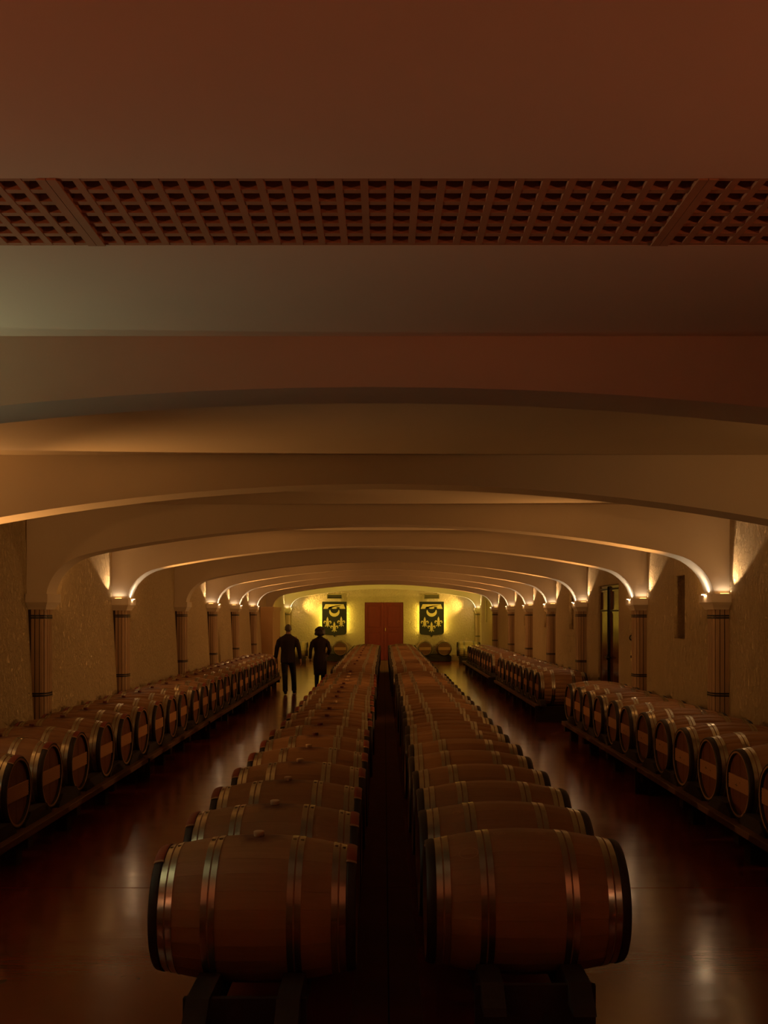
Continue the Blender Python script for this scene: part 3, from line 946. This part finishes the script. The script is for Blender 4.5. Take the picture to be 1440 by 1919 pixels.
def rack(x, ya, yb, ztop, rails, label, group, mids, mat, chock, cx=None):
    r = empty('barrel_rack', (x, ya, 0), kind='thing', label=label, cat='rack', group=group)
    L = yb - ya
    for (a, b) in rails:
        inst('rail', bevel(MB().box((a, 0, ztop - .06), (b, L, ztop)).mesh('rail', mat), .006, 1), r)
    n = max(2, int(round(L / 1.5)) + 1)
    lo = min(a for a, b in rails); hi = max(b for a, b in rails)
    for k in range(n):
        yy = .10 + (L - .20) * k / (n - 1)
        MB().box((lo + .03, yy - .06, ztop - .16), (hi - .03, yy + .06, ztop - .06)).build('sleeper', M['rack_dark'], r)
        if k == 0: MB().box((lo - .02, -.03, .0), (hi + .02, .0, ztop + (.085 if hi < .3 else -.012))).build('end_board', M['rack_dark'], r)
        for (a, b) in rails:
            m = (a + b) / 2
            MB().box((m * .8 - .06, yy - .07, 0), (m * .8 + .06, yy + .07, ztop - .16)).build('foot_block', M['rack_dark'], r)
    for ym in mids:
        if ya + .02 <= ym <= yb - .02:
            for (a, b) in rails:
                inst('chock', chock, r, (cx * (1 if a + b > 0 else -1) if cx else (a + b) / 2, ym - ya, ztop))


def racks(key, rails, per, phrase, group, mat, cx=None, y_first=.0, y_last=.0):
    n, x, y0, p, zc = ROWS[key]
    xr = rails[1][0] if rails[1][0] > .3 else sum(rails[1]) / 2
    ztop = zc - rad(xr) - .001
    xc = cx or sum(rails[1]) / 2
    chock = chock_mesh(p, rad(min(xc, HL)) + (.008 if cx else 0), zc - ztop)
    y_first = y_first or p / 2 + .07; y_last = y_last or p / 2 + .07
    mids = [y0 + (i - .5) * p for i in range(n + 1)]
    i = 0; q = 0; segs = []
    while i < n:
        j = min(n, i + per)
        if n - j < 3: j = n
        segs.append((i, j)); i = j
    for q, (i, j) in enumerate(segs):
        ya = y0 - y_first if i == 0 else y0 + i * p - .10 + .004
        yb = y0 + (n - 1) * p + y_last if j == n else y0 + j * p - .10 - .004
        mm = mids
        rack(x, ya, yb, ztop, rails, phrase % ORD[q], group, mm, mat, chock, cx)

cr = [(-.25, -.14), (.14, .25)]
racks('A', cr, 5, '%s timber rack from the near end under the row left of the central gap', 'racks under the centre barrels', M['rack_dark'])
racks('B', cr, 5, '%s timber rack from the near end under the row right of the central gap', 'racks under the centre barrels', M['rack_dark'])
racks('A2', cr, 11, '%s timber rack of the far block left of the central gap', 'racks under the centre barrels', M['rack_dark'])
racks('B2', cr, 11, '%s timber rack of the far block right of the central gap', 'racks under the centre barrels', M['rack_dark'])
sr = [(-.555, -.375), (.375, .555)]
racks('C', sr, 5, '%s timber rack from the near end along the left wall', 'racks along the side walls', M['rack'], .44, 1.3)
racks('D1', sr, 5, '%s timber rack from the near end along the right wall', 'racks along the side walls', M['rack'], .44, 1.0, .06)
racks('D2', sr, 9, '%s timber rack in the middle along the right wall', 'racks along the side walls', M['rack'], .44)
racks('D3', sr, 12, '%s timber rack at the far end along the right wall', 'racks along the side walls', M['rack'], .44, 0, 1.9)
for x, w in ((3.5, 'right'), (-3.63, 'left')):
    rack(x, 41.66, 42.34, .58 - rad(.28) - .001, [(-.40, -.28), (.28, .40)], 'small timber cradle under the lone pale barrel on the %s' % w, 'cradles by the end wall', [], M['rack_dark'], None)
for x, w in ((-2.28, 'left'), (2.167, 'right')):
    st = empty('barrel_stand', (x, 43.74, 0), kind='thing', label='low dark stand under the two barrels below the %s shield' % w, cat='stand', group='stands below the shields')
    for yy in (-.30, .30):
        m = MB()
        pts = [(-.72, .02), (.72, .02), (.72, .23)]
        for c0 in (.413, -.413):
            pts += [(c0 + .28 * math.cos(a), .555 + .30 * math.sin(a) * 1.09) for a in [math.radians(-28 - k * 124 / 8) for k in range(9)] if True and .555 + .327 * math.sin(a) < .4]
        pts += [(-.72, .23)]
        pts = [(p[0], min(p[1], .30)) for p in pts]
        inst('cradle_board', solid2d(pts, yy - .04, yy + .04, 'cradle_board', M['rack_dark']), st)
    MB().box((-.70, -.26, .06), (-.60, .26, .18)).build('tie_beam', M['rack_dark'], st); MB().box((.60, -.26, .06), (.70, .26, .18)).build('tie_beam', M['rack_dark'], st)


# ------------------------------------------------------------------ the two people
def blend_mesh(mb, name, mat, voxel, smooth=4):
    me = mb.mesh(name + '_raw', mat)
    o = bpy.data.objects.new(name + '_raw', me); COL.objects.link(o)
    m = o.modifiers.new('r', 'REMESH'); m.mode = 'VOXEL'; m.voxel_size = voxel; m.use_smooth_shade = True
    s = o.modifiers.new('s', 'SMOOTH'); s.factor = .5; s.iterations = smooth
    dg = bpy.context.evaluated_depsgraph_get()
    out = bpy.data.meshes.new_from_object(o.evaluated_get(dg))
    out.name = name
    out.materials.clear(); out.materials.append(mat)
    out.polygons.foreach_set('use_smooth', [True] * len(out.polygons))
    bpy.data.objects.remove(o); bpy.data.meshes.remove(me)
    return out


def hand(mb, w, d, side, sc=1.0, fwd=Vector((0, 1, 0))):
    """relaxed hand from wrist w along d; palm faces the thigh"""
    w = Vector(w); d = Vector(d).normalized(); f = (fwd - d * fwd.dot(d)).normalized()
    inw = d.cross(f) * (1 if side > 0 else -1)
    if inw.x * side > 0: inw = -inw
    p = lambda a, b, c=0: w + d * (a * sc) + f * (b * sc) + inw * (c * sc)
    mb.tube([p(-.02, 0), p(.03, 0), p(.075, .002), p(.098, .002)], [(.022 * sc, .026 * sc), (.019 * sc, .036 * sc), (.018 * sc, .041 * sc), (.014 * sc, .038 * sc)], 10) if False else None
    for b0 in (-.030, -.010, .011, .031):
        mb.tube([p(-.02, b0 * .6), p(.05, b0), p(.095, b0 * 1.05)], [.018 * sc, .0165 * sc, .0125 * sc], 8)
    for b0, ln in ((-.032, .060), (-.011, .076), (.011, .082), (.032, .072)):
        mb.tube([p(.085, b0), p(.085 + ln * .5, b0 * 1.08, .006), p(.085 + ln * .82, b0 * 1.1, .020), p(.085 + ln, b0 * 1.08, .032)], [.0100 * sc, .0092 * sc, .0085 * sc, .0070 * sc], 7)
    mb.tube([p(.02, .030), p(.050, .052, .012), p(.080, .060, .020), p(.103, .060, .026)], [.013 * sc, .0115 * sc, .010 * sc, .0075 * sc], 7)


def head(mb, c, s=1.0):
    """skull, jaw, nose, ears; faces +y"""
    x, y, z = c
    mb.ball((x, y - .012 * s, z + .030 * s), (.076 * s, .096 * s, .092 * s), 16, 12)
    mb.ball((x, y + .022 * s, z - .035 * s), (.060 * s, .068 * s, .082 * s), 14, 10)
    mb.ball((x, y + .100 * s, z - .012 * s), (.013 * s, .020 * s, .024 * s), 8, 6)
    mb.ball((x, y + .080 * s, z - .060 * s), (.024 * s, .012 * s, .012 * s), 8, 6)
    for q in (-1, 1):
        mb.ball((x + q * .078 * s, y - .005 * s, z - .004 * s), (.012 * s, .020 * s, .032 * s), 8, 6)


def person_man(x, y):
    r = empty('person', (x, y, 0), 0, kind='thing', label='person in a dark suit jacket walking away, short grey hair, left of the pair', cat='person')
    SHL, SHR = (-.175, 0, 1.455), (.175, 0, 1.455)
    LW, RW = (-.315, .02, .925), (.315, .03, .90)
    b = MB()
    head(b, (0.005, .02, 1.655))
    b.tube([(0, -.005, 1.42), (0, 0, 1.50), (.003, .008, 1.58)], [.075, .060, .058], 12)
    # trunk, arms and legs under the clothes keep the body one surface
    b.tube([(0, 0, .90), (0, 0, 1.05), (0, 0, 1.2), (0, 0, 1.35), (0, -.005, 1.45)], [(.14, .10), (.13, .09), (.145, .10), (.16, .10), (.11, .07)], 14)
    for sh, el, wr, sd in ((SHL, (-.275, -.03, 1.185), LW, -1), (SHR, (.275, -.03, 1.18), RW, 1)):
        b.tube([sh, el, wr], [.045, .036, .026], 10)
        dd = Vector(wr) - Vector(el)
        hand(b, wr, dd, sd, 1.05)
    for hp, kn, an in (((-.085, 0, .92), (-.075, -.02, .52), (-.045, -.26, .11)), ((.085, 0, .92), (.125, .16, .52), (.135, .24, .09))):
        b.tube([hp, kn, an], [.075, .05, .036], 10)
    inst('person_body', blend_mesh(b, 'person_body', M['skin'], .0065, 3), r)
    # hair cap
    h = MB(); h.ball((.005, .000, 1.690), (.084, .104, .094), 16, 12); h.ball((.005, -.045, 1.655), (.074, .055, .080), 12, 8)
    hm = blend_mesh(h, 'hair', M['hair_grey'], .010, 2)
    bm = bmesh.new(); bm.from_mesh(hm)
    bmesh.ops.delete(bm, geom=[v for v in bm.verts if v.co.y > .055 and v.co.z < 1.70 or v.co.z < 1.595], context='VERTS'); bm.to_mesh(hm); bm.free()
    inst('hair', hm, r)
    # jacket
    j = MB()
    j.tube([(0, 0, .80), (0, 0, .86), (0, -.005, 1.0), (0, -.005, 1.12), (0, -.01, 1.27), (0, -.01, 1.38), (0, -.008, 1.46), (0, 0, 1.505), (0, .002, 1.535)],
           [(.192, .125), (.194, .130), (.186, .130), (.176, .122), (.196, .132), (.212, .128), (.180, .098), (.098, .075), (.076, .066)], 20)
    for sd, sh, el, wr in ((-1, SHL, (-.275, -.03, 1.185), LW), (1, SHR, (.275, -.03, 1.18), RW)):
        s2 = (sh[0] * .85, -.005, 1.412); s3 = (sd * .226, -.008, 1.352)
        w2 = Vector(wr) + (Vector(el) - Vector(wr)).normalized() * .005
        j.tube([s2, s3, el, (Vector(el) + w2) / 2, w2], [.066, .067, .060, .055, .050], 12)
    inst('suit_jacket', blend_mesh(j, 'suit_jacket', M['jacket'], .013, 5), r)
    # trousers
    t = MB()
    t.tube([(0, 0, .82), (0, 0, .90), (0, 0, .98)], [(.160, .110), (.165, .115), (.155, .105)], 16)
    t.tube([(-.085, 0, .90), (-.082, -.01, .74), (-.075, -.02, .53), (-.060, -.13, .32), (-.045, -.25, .10)], [.100, .090, .075, .066, .066], 14)
    t.tube([(.085, 0, .90), (.105, .08, .74), (.125, .155, .53), (.132, .20, .32), (.135, .235, .075)], [.100, .090, .075, .066, .066], 14)
    inst('trousers', blend_mesh(t, 'trousers', M['trousers'], .013, 4), r)
    # shoes: trailing foot with raised heel, leading foot flat
    for nm, (ax, ay), lift in (('l', (-.045, -.26), .045), ('r', (.135, .225), 0.0)):
        s = MB()
        s.tube([(ax, ay - .065, .05 + lift), (ax, ay - .02, .058 + lift), (ax, ay + .06, .050 + lift * .6), (ax + (.01 if nm == 'r' else -.01), ay + .15, .037), (ax + (.015 if nm == 'r' else -.015), ay + .205, .030)],
               [(.036, .040), (.042, .058), (.045, .044), (.048, .030), (.026, .020)], 12)
        inst('shoe', blend_mesh(s, 'shoe', M['shoe'], .009, 3), r)
    so = MB().prism([(.085 + .005, .15), (.185 - .005, .15), (.190, .28), (.185, .40), (.155, .445), (.110, .43), (.095, .30)], 'z', .0, .014)
    so.build('shoe_sole', M['sole'], r, label='pale edge of the leading sole')
    return r


def person_woman(x, y):
    r = empty('person', (x, y, 0), 0, kind='thing', label='person with dark bobbed hair in a knee-length dark coat walking away, right of the pair', cat='person')
    LS, RS = (-.165, 0, 1.375), (.165, 0, 1.375)
    LE, LW = (-.245, -.02, 1.10), (-.262, .02, .86)
    RE, RW = (.262, -.05, 1.10), (.215, .16, .98)
    b = MB()
    head(b, (0, .02, 1.575), .96)
    b.tube([(0, -.005, 1.36), (0, 0, 1.44), (0, .008, 1.51)], [.062, .050, .050], 12)
    b.tube([(0, 0, .86), (0, 0, 1.0), (0, 0, 1.12), (0, 0, 1.28), (0, -.005, 1.38)], [(.14, .10), (.11, .085), (.12, .09), (.14, .09), (.10, .065)], 14)
    for sh, el, wr, sd in ((LS, LE, LW, -1), (RS, RE, RW, 1)):
        b.tube([sh, el, wr], [.038, .031, .023], 10)
        hand(b, wr, Vector(wr) - Vector(el), sd, .92, Vector((0, 1, 0)) if sd < 0 else Vector((0, 0, 1)))
    for hp, kn, an in (((-.08, 0, .88), (-.075, .0, .49), (-.085, -.10, .10)), ((.08, 0, .88), (.085, .06, .49), (.075, .14, .10))):
        b.tube([hp, kn, an], [.07, .046, .032], 10)
    inst('person_body', blend_mesh(b, 'person_body', M['skin'], .0065, 3), r)
    h = MB()
    h.ball((0, -.012, 1.602), (.120, .122, .116), 18, 12); h.ball((0, -.035, 1.555), (.135, .105, .088), 18, 12); h.ball((0, -.050, 1.520), (.125, .080, .068), 16, 10)
    for q in range(12):
        a = PI * (1.0 + q / 11.0)
        h.ball((.108 * math.cos(a), -.03 + .080 * math.sin(a), 1.512 + .016 * (q % 3)), .040, 10, 7)
    for q in range(10):
        a = PI * (1.0 + q / 9.0)
        h.ball((.108 * math.cos(a), -.01 + .098 * math.sin(a), 1.60 + .022 * (q % 3)), .036, 10, 7)
    hm = blend_mesh(h, 'hair', M['hair_dark'], .010, 2)
    bm = bmesh.new(); bm.from_mesh(hm)
    bmesh.ops.delete(bm, geom=[v for v in bm.verts if v.co.y > .06 and v.co.z < 1.63 and abs(v.co.x) < .075], context='VERTS'); bm.to_mesh(hm); bm.free()
    inst('hair', hm, r)
    j = MB()
    j.tube([(.005, .0, .43), (.005, .005, .55), (0, .0, .72), (0, 0, .84), (0, 0, .95), (0, -.005, 1.07), (0, -.008, 1.20), (0, -.008, 1.31), (0, -.005, 1.385), (0, 0, 1.425), (0, 0, 1.455)],
           [(.170, .135), (.172, .135), (.182, .138), (.182, .136), (.160, .120), (.142, .105), (.168, .118), (.188, .115), (.165, .088), (.085, .066), (.064, .058)], 20)
    for sd, sh, el, wr in ((-1, LS, LE, LW), (1, RS, RE, RW)):
        j.tube([(sh[0] * .85, -.005, 1.340), (sd * .202, -.008, 1.28), el, (Vector(el) + Vector(wr)) / 2, wr], [.058, .060, .050, .046, .041], 12)
    inst('long_coat', blend_mesh(j, 'long_coat', M['coat'], .013, 5), r)
    t = MB()
    t.tube([(-.075, .0, .62), (-.078, .0, .45), (-.083, -.06, .28), (-.085, -.10, .07)], [.080, .066, .056, .044], 12)
    t.tube([(.08, .03, .62), (.085, .06, .45), (.08, .10, .28), (.075, .14, .07)], [.080, .066, .056, .044], 12)
    inst('trousers', blend_mesh(t, 'trousers', M['trousers'], .013, 3), r)
    for ax, ay in ((-.085, -.105), (.075, .135)):
        s = MB()
        s.tube([(ax, ay - .045, .055), (ax, ay, .060), (ax, ay + .07, .042), (ax, ay + .14, .026), (ax, ay + .18, .022)], [(.030, .038), (.034, .048), (.036, .034), (.036, .022), (.020, .015)], 12)
        s.tube([(ax, ay - .05, .05), (ax, ay - .05, .005)], [.016, .012], 8)
        inst('shoe', blend_mesh(s, 'shoe', M['shoe'], .008, 2), r)
    return r


person_man(-2.44, 25.75)
person_woman(-1.69, 26.75)
